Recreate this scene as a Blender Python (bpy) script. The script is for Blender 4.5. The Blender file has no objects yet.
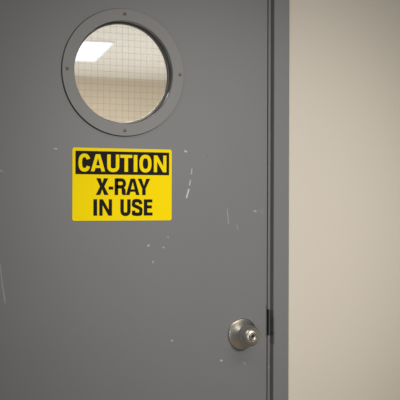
import bpy, bmesh, math
from mathutils import Vector, Matrix

sc = bpy.context.scene
COL = sc.collection
PI = math.pi
R = math.radians

# ------------------------------------------------------------------ helpers
def link(name, bm, mat, parent=None, smooth=False, bevel=None, recalc=True):
    if recalc:
        bmesh.ops.recalc_face_normals(bm, faces=bm.faces)
    me = bpy.data.meshes.new(name)
    bm.to_mesh(me); bm.free()
    me.materials.append(mat)
    if smooth:
        for p in me.polygons: p.use_smooth = True
    o = bpy.data.objects.new(name, me)
    COL.objects.link(o)
    if parent: o.parent = parent
    if bevel:
        m = o.modifiers.new('bevel', 'BEVEL')
        m.width = bevel; m.segments = 3; m.limit_method = 'ANGLE'; m.angle_limit = R(40)
        me.shade_smooth()
        m.harden_normals = True
    return o

def empty(name, loc, parent=None):
    o = bpy.data.objects.new(name, None)
    COL.objects.link(o); o.location = loc
    o.empty_display_size = .05
    if parent: o.parent = parent
    return o

def tag(o, label=None, cat=None, group=None, kind=None):
    if label: o['label'] = label
    if cat: o['category'] = cat
    if group: o['group'] = group
    if kind: o['kind'] = kind
    return o

def box(bm, x0, x1, y0, y1, z0, z1):
    v = [bm.verts.new((x, y, z)) for x in (x0, x1) for y in (y0, y1) for z in (z0, z1)]
    for f in ((0,1,3,2), (4,6,7,5), (0,4,5,1), (2,3,7,6), (0,2,6,4), (1,5,7,3)):
        bm.faces.new([v[i] for i in f])

def lathe(bm, prof, seg=96, cx=0., cz=0., closed=False):
    """prof: (radius, y) list, revolved about the y axis through (cx, cz)"""
    rings = []
    for r, y in prof:
        if r < 1e-6:
            rings.append([bm.verts.new((cx, y, cz))])
        else:
            rings.append([bm.verts.new((cx + r*math.cos(2*PI*k/seg), y, cz + r*math.sin(2*PI*k/seg))) for k in range(seg)])
    pairs = list(zip(rings[:-1], rings[1:]))
    if closed: pairs.append((rings[-1], rings[0]))
    for a, b in pairs:
        for k in range(seg):
            k2 = (k+1) % seg
            if len(a) == 1 and len(b) == 1: continue
            if len(a) == 1: bm.faces.new((a[0], b[k2], b[k]))
            elif len(b) == 1: bm.faces.new((a[k], a[k2], b[0]))
            else: bm.faces.new((a[k], a[k2], b[k2], b[k]))

def prism_z(bm, prof, z0, z1):
    """prof: closed (x, y) outline extruded along z"""
    a = [bm.verts.new((x, y, z0)) for x, y in prof]
    b = [bm.verts.new((x, y, z1)) for x, y in prof]
    n = len(prof)
    for i in range(n):
        j = (i+1) % n
        bm.faces.new((a[i], a[j], b[j], b[i]))
    bm.faces.new(a[::-1]); bm.faces.new(b)

def plate(bm, loops, y0, y1):
    """flat plate (outline + holes as (x,z) loops) with thickness between y0 and y1"""
    fronts, edges = [], []
    for lp in loops:
        vs = [bm.verts.new((x, y0, z)) for x, z in lp]
        fronts.append(vs)
        edges += [bm.edges.new((vs[i], vs[(i+1) % len(vs)])) for i in range(len(vs))]
    res = bmesh.ops.triangle_fill(bm, edges=edges, use_beauty=True)
    faces = [f for f in res['geom'] if isinstance(f, bmesh.types.BMFace)]
    mp = {}
    for vs in fronts:
        for v in vs: mp[v] = bm.verts.new((v.co.x, y1, v.co.z))
    for f in faces: bm.faces.new([mp[v] for v in reversed(f.verts)])
    for vs in fronts:
        n = len(vs)
        for i in range(n):
            j = (i+1) % n
            bm.faces.new((vs[i], vs[j], mp[vs[j]], mp[vs[i]]))

def circle(cx, cz, r, n=96):
    return [(cx + r*math.cos(2*PI*k/n), cz + r*math.sin(2*PI*k/n)) for k in range(n)]

def rounded_rect(x0, x1, z0, z1, r, n=8):
    out = []
    for cx, cz, a0 in ((x1-r, z1-r, 0), (x0+r, z1-r, 90), (x0+r, z0+r, 180), (x1-r, z0+r, 270)):
        for k in range(n+1):
            a = R(a0 + 90*k/n)
            out.append((cx + r*math.cos(a), cz + r*math.sin(a)))
    return out

# ------------------------------------------------------------------ materials
def srgb(r, g, b):
    f = lambda c: (c/255/12.92) if c/255 <= .04045 else ((c/255+.055)/1.055)**2.4
    return (f(r), f(g), f(b), 1)

def new_mat(name):
    m = bpy.data.materials.new(name); m.use_nodes = True
    nt = m.node_tree
    return m, nt, nt.nodes['Principled BSDF']

def plain(name, col, rough=.5, metal=0., var=.0, scale=40, bump=0., bscale=300, spec=.5):
    m, nt, b = new_mat(name)
    b.inputs['Roughness'].default_value = rough
    b.inputs['Metallic'].default_value = metal
    b.inputs['Specular IOR Level'].default_value = spec
    tc = nt.nodes.new('ShaderNodeTexCoord')
    n = nt.nodes.new('ShaderNodeTexNoise'); n.inputs['Scale'].default_value = scale; n.inputs['Detail'].default_value = 4
    nt.links.new(tc.outputs['Object'], n.inputs['Vector'])
    mx = nt.nodes.new('ShaderNodeMix'); mx.data_type = 'RGBA'
    mx.inputs['A'].default_value = tuple(c*(1-var) for c in col[:3]) + (1,)
    mx.inputs['B'].default_value = tuple(min(1, c*(1+var)) for c in col[:3]) + (1,)
    nt.links.new(n.outputs['Fac'], mx.inputs['Factor'])
    nt.links.new(mx.outputs['Result'], b.inputs['Base Color'])
    if bump:
        n2 = nt.nodes.new('ShaderNodeTexNoise'); n2.inputs['Scale'].default_value = bscale; n2.inputs['Detail'].default_value = 3
        nt.links.new(tc.outputs['Object'], n2.inputs['Vector'])
        bp = nt.nodes.new('ShaderNodeBump'); bp.inputs['Strength'].default_value = bump; bp.inputs['Distance'].default_value = .001
        nt.links.new(n2.outputs['Fac'], bp.inputs['Height'])
        nt.links.new(bp.outputs['Normal'], b.inputs['Normal'])
    return m

def worn_paint(name, col, marks, rough=.42, bump=.05):
    """grey enamel with chips and scratches: marks = (ax, az, bx, bz, radius, strength, colour)"""
    m = plain(name, col, rough, var=.035, scale=5, bump=bump, bscale=420, spec=.4)
    nt = m.node_tree; N = nt.nodes; L = nt.links
    b = N['Principled BSDF']
    base = b.inputs['Base Color'].links[0].from_socket
    geo = N.new('ShaderNodeTexCoord')
    noi = N.new('ShaderNodeTexNoise'); noi.inputs['Scale'].default_value = 260; noi.inputs['Detail'].default_value = 2
    L.new(geo.outputs['Object'], noi.inputs['Vector'])
    sub = N.new('ShaderNodeVectorMath'); sub.operation = 'SUBTRACT'; sub.inputs[1].default_value = (.5, .5, .5)
    L.new(noi.outputs['Color'], sub.inputs[0])
    scl = N.new('ShaderNodeVectorMath'); scl.operation = 'SCALE'; scl.inputs['Scale'].default_value = .0022
    L.new(sub.outputs[0], scl.inputs[0])
    add = N.new('ShaderNodeVectorMath'); add.operation = 'ADD'
    L.new(geo.outputs['Object'], add.inputs[0]); L.new(scl.outputs[0], add.inputs[1])
    flat = N.new('ShaderNodeVectorMath'); flat.operation = 'MULTIPLY'; flat.inputs[1].default_value = (1, 0, 1)
    L.new(add.outputs[0], flat.inputs[0])
    for ax, az, bx, bz, rad, st, mc in marks:
        pa = N.new('ShaderNodeVectorMath'); pa.operation = 'SUBTRACT'; pa.inputs[1].default_value = (ax, 0, az)
        L.new(flat.outputs[0], pa.inputs[0])
        ba = Vector((bx-ax, 0, bz-az))
        dt = N.new('ShaderNodeVectorMath'); dt.operation = 'DOT_PRODUCT'; dt.inputs[1].default_value = ba / max(ba.length_squared, 1e-9)
        L.new(pa.outputs[0], dt.inputs[0])
        cl = N.new('ShaderNodeClamp'); L.new(dt.outputs['Value'], cl.inputs['Value'])
        sb = N.new('ShaderNodeVectorMath'); sb.operation = 'SCALE'; sb.inputs[0].default_value = ba
        L.new(cl.outputs[0], sb.inputs['Scale'])
        df = N.new('ShaderNodeVectorMath'); df.operation = 'SUBTRACT'
        L.new(pa.outputs[0], df.inputs[0]); L.new(sb.outputs[0], df.inputs[1])
        ln = N.new('ShaderNodeVectorMath'); ln.operation = 'LENGTH'; L.new(df.outputs[0], ln.inputs[0])
        mr = N.new('ShaderNodeMapRange'); mr.interpolation_type = 'SMOOTHSTEP'
        mr.inputs['From Min'].default_value = rad*.5; mr.inputs['From Max'].default_value = rad*1.5
        mr.inputs['To Min'].default_value = st; mr.inputs['To Max'].default_value = 0
        L.new(ln.outputs['Value'], mr.inputs['Value'])
        mx = N.new('ShaderNodeMix'); mx.data_type = 'RGBA'
        L.new(mr.outputs['Result'], mx.inputs['Factor']); L.new(base, mx.inputs['A'])
        mx.inputs['B'].default_value = mc
        base = mx.outputs['Result']
    L.new(base, b.inputs['Base Color'])
    return m

CHIP = srgb(205, 203, 198)
RUST = srgb(150, 132, 112)
SOOT = srgb(30, 26, 23)
door_marks = [(*t, CHIP) for t in [
(0.5607,1.4324,0.5668,1.4318,0.00143,0.60), (0.8956,1.4335,0.9005,1.4316,0.00195,0.70),
(0.9150,1.3884,0.9137,1.3757,0.00130,0.60), (0.9110,1.3592,0.9089,1.3478,0.00156,0.65),
(0.9068,1.3364,0.9006,1.3162,0.00195,0.90), (1.0130,1.2871,1.0164,1.2498,0.00104,0.35),
(1.0398,1.2458,1.0438,1.2342,0.00104,0.25), (1.0891,1.2823,1.0943,1.2803,0.00156,0.60),
(0.8511,1.2171,0.8517,1.2161,0.00182,0.30), (0.7988,1.1966,0.8004,1.1966,0.00234,0.60),
(0.8379,1.1915,0.8406,1.1907,0.00156,0.50), (0.8116,1.1566,0.8121,1.1538,0.00156,0.55),
(0.8615,0.9581,0.8642,0.9559,0.00156,0.60), (0.9951,0.8996,0.9993,0.8986,0.00182,0.65),
(1.0620,0.8894,1.0640,0.8883,0.00156,0.35), (0.4318,1.1563,0.4378,1.1092,0.00130,0.25),
(0.4378,1.1092,0.4444,1.0667,0.00130,0.30), (0.4324,1.3780,0.4371,1.3757,0.00156,0.30)]]
door_marks += [(.9556,1.4225,.9564,1.4205,.0013,.35,SOOT),
               (1.112,1.284,1.113,1.276,.004,.25,RUST), (1.100,1.283,1.106,1.281,.0016,.3,RUST),
               (1.1255,1.035,1.1255,.955,.0022,.5,SOOT)]
frame_marks = [(1.1338,1.022,1.1338,.958,.0022,.55,SOOT), (1.1368,1.005,1.1368,.965,.0020,.35,SOOT),
               (1.1372,.965,1.1368,.938,.0026,.4,SOOT), (1.1312,.875,1.1318,.874,.0012,.8,CHIP)]

GREY = srgb(118, 118, 118)
M = dict(
    door=worn_paint('door_enamel', GREY, door_marks),
    frame=worn_paint('frame_enamel', srgb(119, 118, 119), frame_marks),
    ring=plain('ring_enamel', srgb(119, 117, 115), .42, var=.03, scale=8, bump=.03, bscale=420),
    bead=plain('glossy_bead_enamel', srgb(112, 110, 108), .13, var=.03, scale=8, spec=.6),
    wall=plain('cream_wall_paint', srgb(211, 202, 187), .7, var=.01, scale=3, bump=.12, bscale=260, spec=.3),
    caulk=plain('caulk', srgb(226, 217, 196), .5, var=.03, scale=30),
    farwall=plain('beige_wall_paint', srgb(222, 211, 193), .75, var=.02, scale=2, spec=.2),
    ceil=plain('white_ceiling_paint', srgb(232, 229, 224), .85, var=.01, scale=3, spec=.2),
    floor=plain('vinyl_floor', srgb(170, 165, 156), .4, var=.06, scale=20),
    yellow=plain('yellow_sign_plastic', srgb(255, 224, 0), .5, var=.01, scale=30, spec=.05),
    black=plain('black_sign_ink', srgb(20, 16, 13), .55, var=.05, scale=60, spec=.12),
    lens=plain('lamp_frame', srgb(235, 235, 235), .5),
    brass=plain('screw_brass', srgb(132, 112, 86), .5, .4, var=.1, scale=200),
    dark=plain('dark_steel_and_shade', srgb(38, 34, 31), .5, .4, var=.2, scale=120),
    wire=plain('wire_steel', srgb(120, 116, 110), .5, .3, var=.1, scale=80),
    key=plain('keyway_and_gap_dark', srgb(20, 18, 16), .6),
)

# brushed nickel: concentric brushing about the knob axis (object y axis)
def nickel(name, col, rough):
    m, nt, b = new_mat(name)
    N, L = nt.nodes, nt.links
    b.inputs['Metallic'].default_value = 1
    tc = N.new('ShaderNodeTexCoord')
    ns = N.new('ShaderNodeTexNoise'); ns.inputs['Scale'].default_value = 90; ns.inputs['Detail'].default_value = 4
    L.new(tc.outputs['Object'], ns.inputs['Vector'])
    rp = N.new('ShaderNodeMapRange'); rp.inputs['To Min'].default_value = rough*.85; rp.inputs['To Max'].default_value = rough*1.2
    L.new(ns.outputs['Fac'], rp.inputs['Value']); L.new(rp.outputs['Result'], b.inputs['Roughness'])
    mx = N.new('ShaderNodeMix'); mx.data_type = 'RGBA'
    mx.inputs['A'].default_value = tuple(c*.92 for c in col[:3]) + (1,); mx.inputs['B'].default_value = col
    L.new(ns.outputs['Fac'], mx.inputs['Factor']); L.new(mx.outputs['Result'], b.inputs['Base Color'])
    tg = N.new('ShaderNodeTangent'); tg.direction_type = 'RADIAL'; tg.axis = 'Y'
    L.new(tg.outputs[0], b.inputs['Tangent'])
    b.inputs['Anisotropic'].default_value = .8
    return m
M['nickel'] = nickel('brushed_nickel', srgb(206, 200, 190), .3)
M['nickel_bright'] = nickel('polished_nickel', srgb(172, 166, 156), .36)

def glass_mat():
    m = bpy.data.materials.new('wired_glass'); m.use_nodes = True
    nt = m.node_tree; N, L = nt.nodes, nt.links
    N.remove(N['Principled BSDF'])
    out = N['Material Output']
    tr = N.new('ShaderNodeBsdfTransparent'); tr.inputs['Color'].default_value = (.97, .975, .96, 1)
    gl = N.new('ShaderNodeBsdfGlossy'); gl.inputs['Roughness'].default_value = .04
    fr = N.new('ShaderNodeFresnel'); fr.inputs['IOR'].default_value = 1.45
    mx = N.new('ShaderNodeMixShader')
    L.new(fr.outputs[0], mx.inputs[0]); L.new(tr.outputs[0], mx.inputs[1]); L.new(gl.outputs[0], mx.inputs[2])
    L.new(mx.outputs[0], out.inputs['Surface'])
    return m
M['glass'] = glass_mat()

def emit(name, col, s):
    m = bpy.data.materials.new(name); m.use_nodes = True
    nt = m.node_tree
    nt.nodes.remove(nt.nodes['Principled BSDF'])
    e = nt.nodes.new('ShaderNodeEmission'); e.inputs['Color'].default_value = col; e.inputs['Strength'].default_value = s
    nt.links.new(e.outputs[0], nt.nodes['Material Output'].inputs['Surface'])
    return m
M['panel_far'] = emit('far_diffuser_glow', srgb(244, 246, 255), 1.7)
M['panel_glint'] = emit('glint_panel_glow', srgb(244, 246, 255), 4.5)  # for the added panels that put a glint on the sleeve

# ------------------------------------------------------------------ the setting
CEIL = 2.74
X0, X1 = .2119, 1.1259            # door leaf left / right edge
DT = 2.09                         # door top
bm = bmesh.new()
box(bm, -3.2, .16, -.006, .10, 0, CEIL)
box(bm, 1.1745, 5.2, -.006, .10, 0, CEIL)
box(bm, .16, 1.1745, -.006, .10, DT+.05, CEIL)
tag(link('wall_front', bm, M['wall']), 'cream painted wall right of the grey door frame', 'wall', kind='structure')
bm = bmesh.new(); box(bm, -3.2, 5.2, 8.9, 9.0, 0, CEIL)
tag(link('wall_back', bm, M['farwall']), 'beige far wall seen through the round door window', 'wall', kind='structure')
bm = bmesh.new(); box(bm, -3.3, -3.2, .1, 9, 0, CEIL)
tag(link('wall_left', bm, M['farwall']), 'beige left side wall of the room behind the door', 'wall', kind='structure')
bm = bmesh.new(); box(bm, 5.2, 5.3, .1, 9, 0, CEIL)
tag(link('wall_right', bm, M['farwall']), 'beige right side wall of the room behind the door', 'wall', kind='structure')
bm = bmesh.new(); box(bm, -3.3, 5.3, -4, 9, -.1, 0)
tag(link('floor', bm, M['floor']), 'grey vinyl floor running under the door', 'floor', kind='structure')
bm = bmesh.new(); box(bm, -3.3, 5.3, -.006, 9, CEIL, CEIL+.1)
tag(link('ceiling', bm, M['ceil']), 'white ceiling seen through the round door window', 'ceiling', kind='structure')

# door frame (right jamb, left jamb, head): proud face, step, narrow rebate strip, stop behind the leaf
tr = empty('trim_1', (.668, 0, 0))
tag(tr, 'grey painted metal door frame between the door and cream wall', 'door frame', kind='structure')
FY = -.020
def jamb_prof(cut=False):
    s0 = 1.1318 if cut else 1.1279
    p = [(s0, .044), (s0, -.0005), (s0+.0003, -.0013), (s0+.0010, -.002)] if not cut else [(s0, .044), (s0, -.002)]
    p += [(1.1358, -.002), (1.1358, FY+.0025), (1.1363, FY+.0009), (1.1378, FY),
          (1.1786, FY), (1.1801, FY+.0008), (1.1807, FY+.0025), (1.1807, .004), (1.1758, .004), (1.1758, .12), (1.112, .12), (1.112, .0465), (1.1352, .0465)]
    return p
def mirror(p): return [(X0+X1-x, y) for x, y in p][::-1]
ZC0, ZC1 = .957, 1.026
bm = bmesh.new()
prism_z(bm, jamb_prof(), 0, ZC0)
prism_z(bm, jamb_prof(True), ZC0, ZC1)
prism_z(bm, jamb_prof(), ZC1, DT+.0509)
prism_z(bm, mirror(jamb_prof()), 0, DT+.0509)
jm = link('jamb', bm, M['frame'], tr)
bm = bmesh.new()
box(bm, X0-.0096, X1+.0096, -.002, .12, DT+.0027, DT+.0509)
box(bm, X0-.0096, X1+.0096, FY, -.002, DT+.010, DT+.0509)
box(bm, X0, X1, .0465, .12, DT-.014, DT+.0027)
bmesh.ops.translate(bm, vec=(-.668, 0, 0), verts=bm.verts)
link('head', bm, M['frame'], tr)
bm = bmesh.new()
plate(bm, [rounded_rect(0, .030, -.036, .036, .004), [(.008, -.012), (.022, -.012), (.022, .012), (.008, .012)]], 0, .0016)
bmesh.ops.rotate(bm, cent=(0, 0, 0), matrix=Matrix.Rotation(R(90), 3, 'Z'), verts=bm.verts)
bmesh.ops.translate(bm, vec=(1.1317-.668, .003, .9915), verts=bm.verts)
tag(link('strike_plate', bm, M['dark'], tr), 'dark worn strike plate in the jamb')
bm = bmesh.new()
prism_z(bm, [(1.1808-.668, -.0062), (1.1808-.668, -.0130), (1.1826-.668, -.0115), (1.1864-.668, -.0075), (1.1882-.668, -.0062)], 0, DT+.05)
link('caulk_bead', bm, M['caulk'], tr, smooth=False)

bm = bmesh.new()
box(bm, X1+.0001, X1+.0019, .006, .040, .01, ZC0-.004); box(bm, X1+.0001, X1+.0019, .006, .040, ZC1+.004, DT)
bmesh.ops.translate(bm, vec=(-.668, 0, 0), verts=bm.verts)
tag(link('gap_shade', bm, M['key'], tr), 'added dark strip for the shade in the gap beside the door')  # added strip that gives the gap its dark shade

# ------------------------------------------------------------------ the door
dr = empty('door_1', (X0, 0, 0))
tag(dr, 'scuffed grey metal door with a round wired window and a knob', 'door', kind='structure')
WX, WZ = .7340, 1.6230
def local(bm, dx=0, dy=0, dz=0): bmesh.ops.translate(bm, vec=(dx, dy, dz), verts=bm.verts)
# leaf keeps world-aligned object coordinates so the paint chips sit where they should
bm = bmesh.new()
plate(bm, [rounded_rect(X0, X1, .006, DT, .001, 2), circle(WX, WZ, .1290, 128)], 0, .044)
leaf = link('leaf', bm, M['door'], dr)
leaf.location = (-X0, 0, 0)
md = leaf.modifiers.new('bevel', 'BEVEL'); md.width = .0012; md.segments = 2; md.limit_method = 'ANGLE'; md.angle_limit = R(50)

# jamb too: keep world-aligned coordinates
jm.location = (-.668, 0, 0)

# window ring with lip, sleeve and glazing bead
wf = empty('window_ring', (WX-X0, 0, WZ), dr)
wf['label'] = 'round grey flange screwed around the window'
def ringpart(name, prof, mat, par, closed=True, seg=160):
    bm = bmesh.new(); lathe(bm, prof, seg, closed=closed)
    return link(name, bm, mat, par, smooth=True)
fl = ringpart('flange', [(.1555, .0005), (.1560, -.0012), (.1560, -.0061), (.1558, -.0064), (.1554, -.0065), (.1274, -.0065), (.1267, -.0062),
        (.1263, -.0057), (.1263, .0205), (.1285, .0205), (.1285, .0005)], M['ring'], wf)
bd = ringpart('glazing_bead', [(.1255, .0125), (.1243, .0112), (.1228, .0116), (.1216, .0135), (.1212, .0165), (.1212, .0205), (.1255, .0205)], M['bead'], wf)
sl = ringpart('sleeve', [(.1262, -.0055), (.1257, -.0045), (.1255, -.0020), (.1255, .0120)], M['bead'], wf, closed=False)
ringpart('shade_ring', [(.1560, .0002), (.1572, .0002), (.1572, -.0008), (.1560, -.0008)], M['dark'], wf)  # added dark ring standing in for the shadow line around the flange
for o in (fl, bd, sl):
    o.data.shade_smooth() if hasattr(o.data, 'shade_smooth') else None
    es = o.modifiers.new('split', 'EDGE_SPLIT'); es.split_angle = R(14)
bm = bmesh.new()
lathe(bm, [(0, .0210), (.1275, .0210), (.1275, .0260), (0, .0260)], 128)
pane = link('window_pane', bm, M['glass'], dr)
pane.location = (WX-X0, 0, WZ)
pane['label'] = 'round wired glass pane'
# square wire grid cast in the glass: welded wires, each a fine round rod
bm = bmesh.new()
def rod(bm, a, b, r, n=6):
    a, b = Vector(a), Vector(b); d = (b-a).normalized()
    u = d.cross(Vector((0, 1, 0))).normalized(); v = d.cross(u)
    ra = [bm.verts.new(a + u*r*math.cos(2*PI*k/n) + v*r*math.sin(2*PI*k/n)) for k in range(n)]
    rb = [bm.verts.new(b + u*r*math.cos(2*PI*k/n) + v*r*math.sin(2*PI*k/n)) for k in range(n)]
    for k in range(n): bm.faces.new((ra[k], ra[(k+1) % n], rb[(k+1) % n], rb[k]))
    bm.faces.new(ra[::-1]); bm.faces.new(rb)
PITCH, WR = .0160, .00019
for k in range(-8, 9):
    t = k*PITCH + .004
    if abs(t) < .1265:
        h = math.sqrt(.127**2 - t*t)
        rod(bm, (t, .0232, -h), (t, .0232, h), WR); rod(bm, (-h, .0238, t), (h, .0238, t), WR)
link('wire_grid', bm, M['wire'], pane)
# four screws in the flange
for sx, sz, a in ((.7344, 1.7660, 20), (.5901, 1.6250, 70), (.8795, 1.6243, -40), (.7351, 1.4800, 90)):
    bm = bmesh.new()
    rr = .0041
    lathe(bm, [(rr, -.0064), (rr*.98, -.0069), (rr*.7, -.0077), (rr*.35, -.0081), (0, -.0082)], 24)
    s = link('screw', bm, M['brass'], wf, smooth=True)
    s.location = (sx-WX, 0, sz-WZ)
    bm = bmesh.new(); box(bm, -rr*.8, rr*.8, -.0084, -.0078, -.0005, .0005)
    bmesh.ops.rotate(bm, cent=(0, 0, 0), matrix=Matrix.Rotation(R(a), 3, 'Y'), verts=bm.verts)
    # slot joined into the screw head's own mesh
    me2 = bpy.data.meshes.new('slot'); bm.to_mesh(me2); bm.free()
    b2 = bmesh.new(); b2.from_mesh(s.data); n0 = len(b2.faces); b2.from_mesh(me2); b2.faces.ensure_lookup_table()
    for f in b2.faces[n0:]: f.material_index = 1
    b2.to_mesh(s.data); b2.free(); s.data.materials.append(M['key'])

# doorknob
KX, KZ = 1.0553, .9650
kn = empty('doorknob', (KX-X0, 0, KZ), dr)
kn['label'] = 'brushed nickel door knob with keyhole'
bm = bmesh.new()
lathe(bm, [(.0405, .0005), (.0405, -.0022), (.0398, -.0036), (.0380, -.0046), (.0330, -.0078), (.0270, -.0122), (.0215, -.0168),
           (.0185, -.0198), (.0172, -.0222), (.0168, -.0250), (0, -.0250)], 96)
link('rose', bm, M['nickel'], kn, smooth=True)
bm = bmesh.new()
prof = [(.0150, -.0200), (.0146, -.0272)]
for k in range(27):                                  # bulbous body, flattened towards the keyed end
    a = R(-58 + k*(122/26))
    prof.append((.0272*math.cos(a), -.0462 - .0236*math.sin(a)))
prof += [(.0112, -.0676), (.0106, -.0672), (.0102, -.0655), (0, -.0655)]
lathe(bm, prof, 96)
link('knob', bm, M['nickel'], kn, smooth=True)
bm = bmesh.new()
lathe(bm, [(.0090, -.0640), (.0090, -.0680), (.0085, -.0690), (.0070, -.0693), (.0064, -.0686), (0, -.0684)], 48)
lk = link('lock_cylinder', bm, M['nickel_bright'], kn, smooth=True)
bm = bmesh.new()
plate(bm, [rounded_rect(-.0014, .0014, -.0054, .0042, .0008, 4)], -.0691, -.0670)
plate(bm, [circle(0, .0026, .0030, 20)], -.06915, -.0670)
link('keyhole', bm, M['key'], lk)
# latch bolt crossing the gap
bm = bmesh.new()
prism_z(bm, [(X1-X0-.012, .016), (X1-X0+.0075, .016), (X1-X0+.0075, .022), (X1-X0+.001, .029), (X1-X0-.012, .029)], KZ+.02, KZ+.036)
tag(link('latch_bolt', bm, M['dark'], dr), 'dark latch bolt in the gap')

# ------------------------------------------------------------------ caution sign
SX0, SX1, SZ0, SZ1 = .6048, .8601, 1.2587, 1.4360
sg = empty('caution_sign', (SX0, 0, SZ0))
tag(sg, 'yellow and black CAUTION X-RAY IN USE sign stuck on the grey door', 'sign')
W, H = SX1-SX0, SZ1-SZ0
bm = bmesh.new(); plate(bm, [rounded_rect(0, W, 0, H, .0055)], -.0014, -.0001)
link('sign_panel', bm, M['yellow'], sg, bevel=.0003)
KU, KV = W/99.3, H/72.1
def PX(x): return (x-72.2)*KU
def PY(y): return H-(y-148.3)*KV
bm = bmesh.new(); plate(bm, [rounded_rect(PX(75.1), PX(168.8), PY(174.5), PY(151.4), .0006, 2)], -.00165, -.0012)
hp = link('header_panel', bm, M['black'], sg)

def poly(bm, pts, y): plate(bm, [pts], y, y+.0004)
def stroke(bm, path, wd, y):
    """constant-width band along a dense (x,z) path"""
    n = len(path); Lf, Rt = [], []
    for i in range(n):
        a = Vector(path[max(i-1, 0)]); b = Vector(path[min(i+1, n-1)])
        d = (b-a).normalized(); nn = Vector((-d.y, d.x)) * wd(i/(n-1))/2 if callable(wd) else Vector((-d.y, d.x))*wd/2
        p = Vector(path[i]); Lf.append(p+nn); Rt.append(p-nn)
    fv = [[bm.verts.new((p.x, yy, p.y)) for p in s] for yy in (y, y+.0004) for s in (Lf, Rt)]
    l0, r0, l1, r1 = fv
    for i in range(n-1):
        bm.faces.new((l0[i], l0[i+1], r0[i+1], r0[i])); bm.faces.new((l1[i], r1[i], r1[i+1], l1[i+1]))
        bm.faces.new((l0[i], l1[i], l1[i+1], l0[i+1])); bm.faces.new((r0[i], r0[i+1], r1[i+1], r1[i]))
    bm.faces.new((l0[0], r0[0], r1[0], l1[0])); bm.faces.new((l0[-1], l1[-1], r1[-1], r0[-1]))
def sup(cx, cz, rx, rz, a0, a1, e=2.5, n=48):
    out = []
    for k in range(n+1):
        a = R(a0+(a1-a0)*k/n); c, s = math.cos(a), math.sin(a)
        out.append((cx + rx*math.copysign(abs(c)**(2/e), c), cz + rz*math.copysign(abs(s)**(2/e), s)))
    return out
def catmull(pts, n=10):
    P = [pts[0]] + list(pts) + [pts[-1]]; out = []
    for i in range(1, len(P)-2):
        p0, p1, p2, p3 = map(Vector, P[i-1:i+3])
        for k in range(n):
            t = k/n
            out.append(tuple(.5*((2*p1)+(p2-p0)*t+(2*p0-5*p1+4*p2-p3)*t*t+(3*p1-p0-3*p2+p3)*t**3)))
    out.append(tuple(pts[-1])); return out

def glyph(bm, ch, x, z, w, h, s, y):
    """bold condensed grotesque capitals in the box x..x+w, z..z+h with stem s"""
    t = s*.84
    def P(pts): poly(bm, [(x+a, z+b) for a, b in pts], y)
    def S(path, wd): stroke(bm, [(x+a, z+b) for a, b in path], wd, y)
    ov = h*.012
    if ch == 'I': P([(0,0),(w,0),(w,h),(0,h)])
    elif ch == '-': P([(0,h*.32),(w,h*.32),(w,h*.32+t),(0,h*.32+t)])
    elif ch == 'T': P([(0,h-t),(0,h),(w,h),(w,h-t),(w/2+s/2,h-t),(w/2+s/2,0),(w/2-s/2,0),(w/2-s/2,h-t)])
    elif ch == 'E':
        P([(0,0),(w,0),(w,t),(s,t),(s,h*.44),(w*.92,h*.44),(w*.92,h*.44+t),(s,h*.44+t),(s,h-t),(w*.98,h-t),(w*.98,h),(0,h)])
    elif ch == 'N':
        P([(0,0),(s*.92,0),(s*.92,h*.64),(w-s*1.0,0),(w,0),(w,h),(w-s*.92,h),(w-s*.92,h*.36),(s*1.0,h),(0,h)])
    elif ch == 'A':
        m = w/2; q = s*1.02
        plate(bm, [[(x+a, z+b) for a, b in [(0,0),(q,0),(q+w*.065,h*.20),(w-q-w*.065,h*.20),(w-q,0),(w,0),(m+s*.62,h),(m-s*.62,h)]],
                   [(x+a, z+b) for a, b in [(m-w*.135,h*.35),(m+w*.135,h*.35),(m,h*.80)]]], y, y+.0004)
    elif ch == 'Y':
        m = w/2; q = s*1.12
        P([(m-s/2,0),(m+s/2,0),(m+s/2,h*.40),(w,h),(w-q,h),(m,h*.57),(q,h),(0,h),(m-s/2,h*.40)])
    elif ch == 'X':
        m = w/2; q = s*1.24; c = h*.51
        P([(0,0),(q,0),(m,h*.335),(w-q,0),(w,0),(m+s*.60,c),(w*.97,h),(w*.97-q,h),(m,h*.69),(w*.03+q,h),(w*.03,h),(m-s*.60,c)])
    elif ch == 'O': S(sup(w/2, h/2, w/2-s/2, h/2-t/2+ov, 0, 360, 2.5, 80), s*.97)
    elif ch == 'C':
        p = sup(w/2, h/2, w/2-s/2, h/2-t/2+ov, 24, 336, 2.5, 72)
        S(p, s*.97)
    elif ch == 'U':
        r = w/2-s/2; zb = h*.32
        S([(s/2, h)] + sup(w/2, zb, r, zb-t/2+ov, 180, 360, 2.4, 40) + [(w-s/2, h)], s*.97)
    elif ch == 'S':
        a, b = s/2, w-s/2
        pts = [(b*1.0,h*.70),(b*.97,h*.80),(b*.86,h*.885),(w*.52,h-t/2+ov),(w*.22,h*.895),(a,h*.76),(w*.17,h*.635),(w*.5,h*.53),
               (w*.83,h*.405),(b,h*.245),(w*.80,h*.105),(w*.48,t/2-ov),(w*.17,h*.11),(a*1.04,h*.20),(a,h*.31)]
        S(catmull(pts, 10), s*.93)
    elif ch == 'R':
        P([(0,0),(s,0),(s,h),(0,h)])
        S([(s*.5,h-t/2),(w*.55,h-t/2)] + sup(w*.55, h*.70, w*.45-s*.5, h*.30-t/2, 88, -88, 2.3, 30) + [(w*.55,h*.40+t/2),(s*.5,h*.40+t/2)], s*.92)
        P([(w*.42,h*.42),(w*.78,h*.46),(w*.95,h*.34),(w*.96,h*.07),(w*1.02,0),(w*1.02-s*1.05,0),(w*.93-s,h*.10),(w*.92-s,h*.30),(w*.60,h*.40)])
def line(items, ytop, ybot, stem, parent, mat, y):
    for ch, a, b in items:
        bm = bmesh.new()
        glyph(bm, ch, PX(a), PY(ybot), PX(b)-PX(a), PY(ytop)-PY(ybot), stem, y)
        link('hyphen' if ch == '-' else 'letter', bm, mat, parent)
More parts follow.
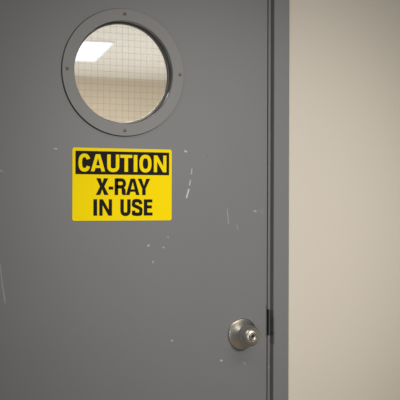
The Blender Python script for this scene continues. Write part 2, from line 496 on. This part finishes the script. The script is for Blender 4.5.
line([('C',78.0,89.6),('A',90.0,104.0),('U',106.0,118.1),('T',119.0,131.0),('I',132.5,136.2),('O',138.2,150.6),('N',153.0,165.9)],
     154.5, 171.5, .0091, hp, M['yellow'], -.00195)
line([('X',94.9,107.6),('-',107.6,112.2),('R',113.5,125.0),('A',124.8,138.6),('Y',136.6,149.3)],
     178.2, 194.8, .0092, sg, M['black'], -.00170)
line([('I',92.6,96.3),('N',98.4,111.0),('U',119.2,129.6),('S',130.8,141.6),('E',142.9,151.8)],
     199.0, 215.4, .0092, sg, M['black'], -.00170)

# ------------------------------------------------------------------ lamps and added lights
def ceiling_panel(loc, rz, wx, wy, glow, label, kind_group=None):
    t = empty('ceiling_light', loc); t.rotation_euler.z = rz
    tag(t, label, 'ceiling light')
    bm = bmesh.new()
    o = [(-wx/2-.03, -wy/2-.03), (wx/2+.03, -wy/2-.03), (wx/2+.03, wy/2+.03), (-wx/2-.03, wy/2+.03)]
    box(bm, -wx/2-.012, wx/2+.012, -wy/2-.012, -wy/2, -.014, 0); box(bm, -wx/2-.012, wx/2+.012, wy/2, wy/2+.012, -.014, 0)
    box(bm, -wx/2-.012, -wx/2, -wy/2, wy/2, -.014, 0); box(bm, wx/2, wx/2+.012, -wy/2, wy/2, -.014, 0)
    link('frame', bm, M['lens'], t)
    bm = bmesh.new(); box(bm, -wx/2, wx/2, -wy/2, wy/2, -.010, -.002)
    link('diffuser', bm, glow, t)
    return t
ceiling_panel((2.392, 6.880, CEIL), R(-7.9), .61, 1.22, M['panel_far'], 'bright flat ceiling light seen through the round window')
ceiling_panel((.35, 3.40, CEIL), R(-7.9), .61, 1.22, M['panel_glint'], 'added unseen ceiling panel for the glint on the window sleeve, left one')  # this and the next panel are added out of view for the sleeve glint
ceiling_panel((1.10, 3.45, CEIL), R(-7.9), .61, 1.22, M['panel_glint'], 'added unseen ceiling panel for the glint on the window sleeve, right one')

def area(name, loc, rot, sx, sy, power, col, spread=180):
    l = bpy.data.lights.new(name, 'AREA'); l.shape = 'RECTANGLE'; l.size = sx; l.size_y = sy
    l.energy = power; l.color = col; l.spread = R(spread)
    o = bpy.data.objects.new(name, l); COL.objects.link(o); o.location = loc; o.rotation_euler = rot
    return o
# fluorescent ceiling fixture, beam narrowed so the top stays darker
area('front_area_light', (1.25, -1.9, 2.70), (0, 0, 0), 1.2, .6, 19, (1, .86, .66), 145)
area('front_area_light', (-.05, -1.3, 2.70), (0, 0, 0), .6, .9, 7, (1, .93, .84), 180)  # added lamp, placed for the wedge highlight on the knob rose
# added spot; its soft cone dims the edges like lens vignetting
sl = bpy.data.lights.new('vignette_spot', 'SPOT'); sl.energy = 420; sl.color = (1, .995, .985)
sl.spot_size = R(22.2); sl.spot_blend = 1; sl.shadow_soft_size = .25
so = bpy.data.objects.new('vignette_spot', sl); COL.objects.link(so)
so.location = (1.5, -4.2, 2.5)
so.rotation_euler = (Vector((1.09, 0, 1.21)) - Vector(so.location)).to_track_quat('-Z', 'Y').to_euler()
# added low fill, tints the lower door bluish
area('cool_fill', (-1.2, -4.2, .9), (R(90), 0, R(-22)), 1.6, 1.2, 19, (.74, .82, 1))
# added unseen fills brightening the far wall and ceiling behind the door
area('room_fill', (2.4, 5.6, 2.70), (0, 0, 0), 3.0, 2.6, 175, (1, .985, .97))
area('room_ceiling_fill', (2.9, 6.6, 1.2), (R(180), 0, 0), 3.5, 3.5, 29, (.91, .94, 1))

w = bpy.data.worlds.new('World'); sc.world = w; w.use_nodes = True
bg = w.node_tree.nodes['Background']; bg.inputs['Color'].default_value = (.92, .96, 1, 1); bg.inputs['Strength'].default_value = .19

# ------------------------------------------------------------------ camera
cam = bpy.data.cameras.new('camera'); co = bpy.data.objects.new('camera', cam); COL.objects.link(co)
cam.sensor_width = 36; cam.lens = 986/400*36; cam.clip_start = .05
co.location = (0, -2.32, 1.31)
fwd = Matrix.Rotation(R(-22), 4, 'Z') @ Matrix.Rotation(R(90), 4, 'X') @ Matrix.Rotation(R(.15), 4, 'Z')
co.rotation_euler = fwd.to_euler()
cam.dof.use_dof = True; cam.dof.focus_distance = 2.45; cam.dof.aperture_fstop = 8
sc.camera = co
sc.view_settings.view_transform = 'Standard'
sc.view_settings.look = 'None'
sc.view_settings.exposure = 0
sc.cycles.use_denoising = True
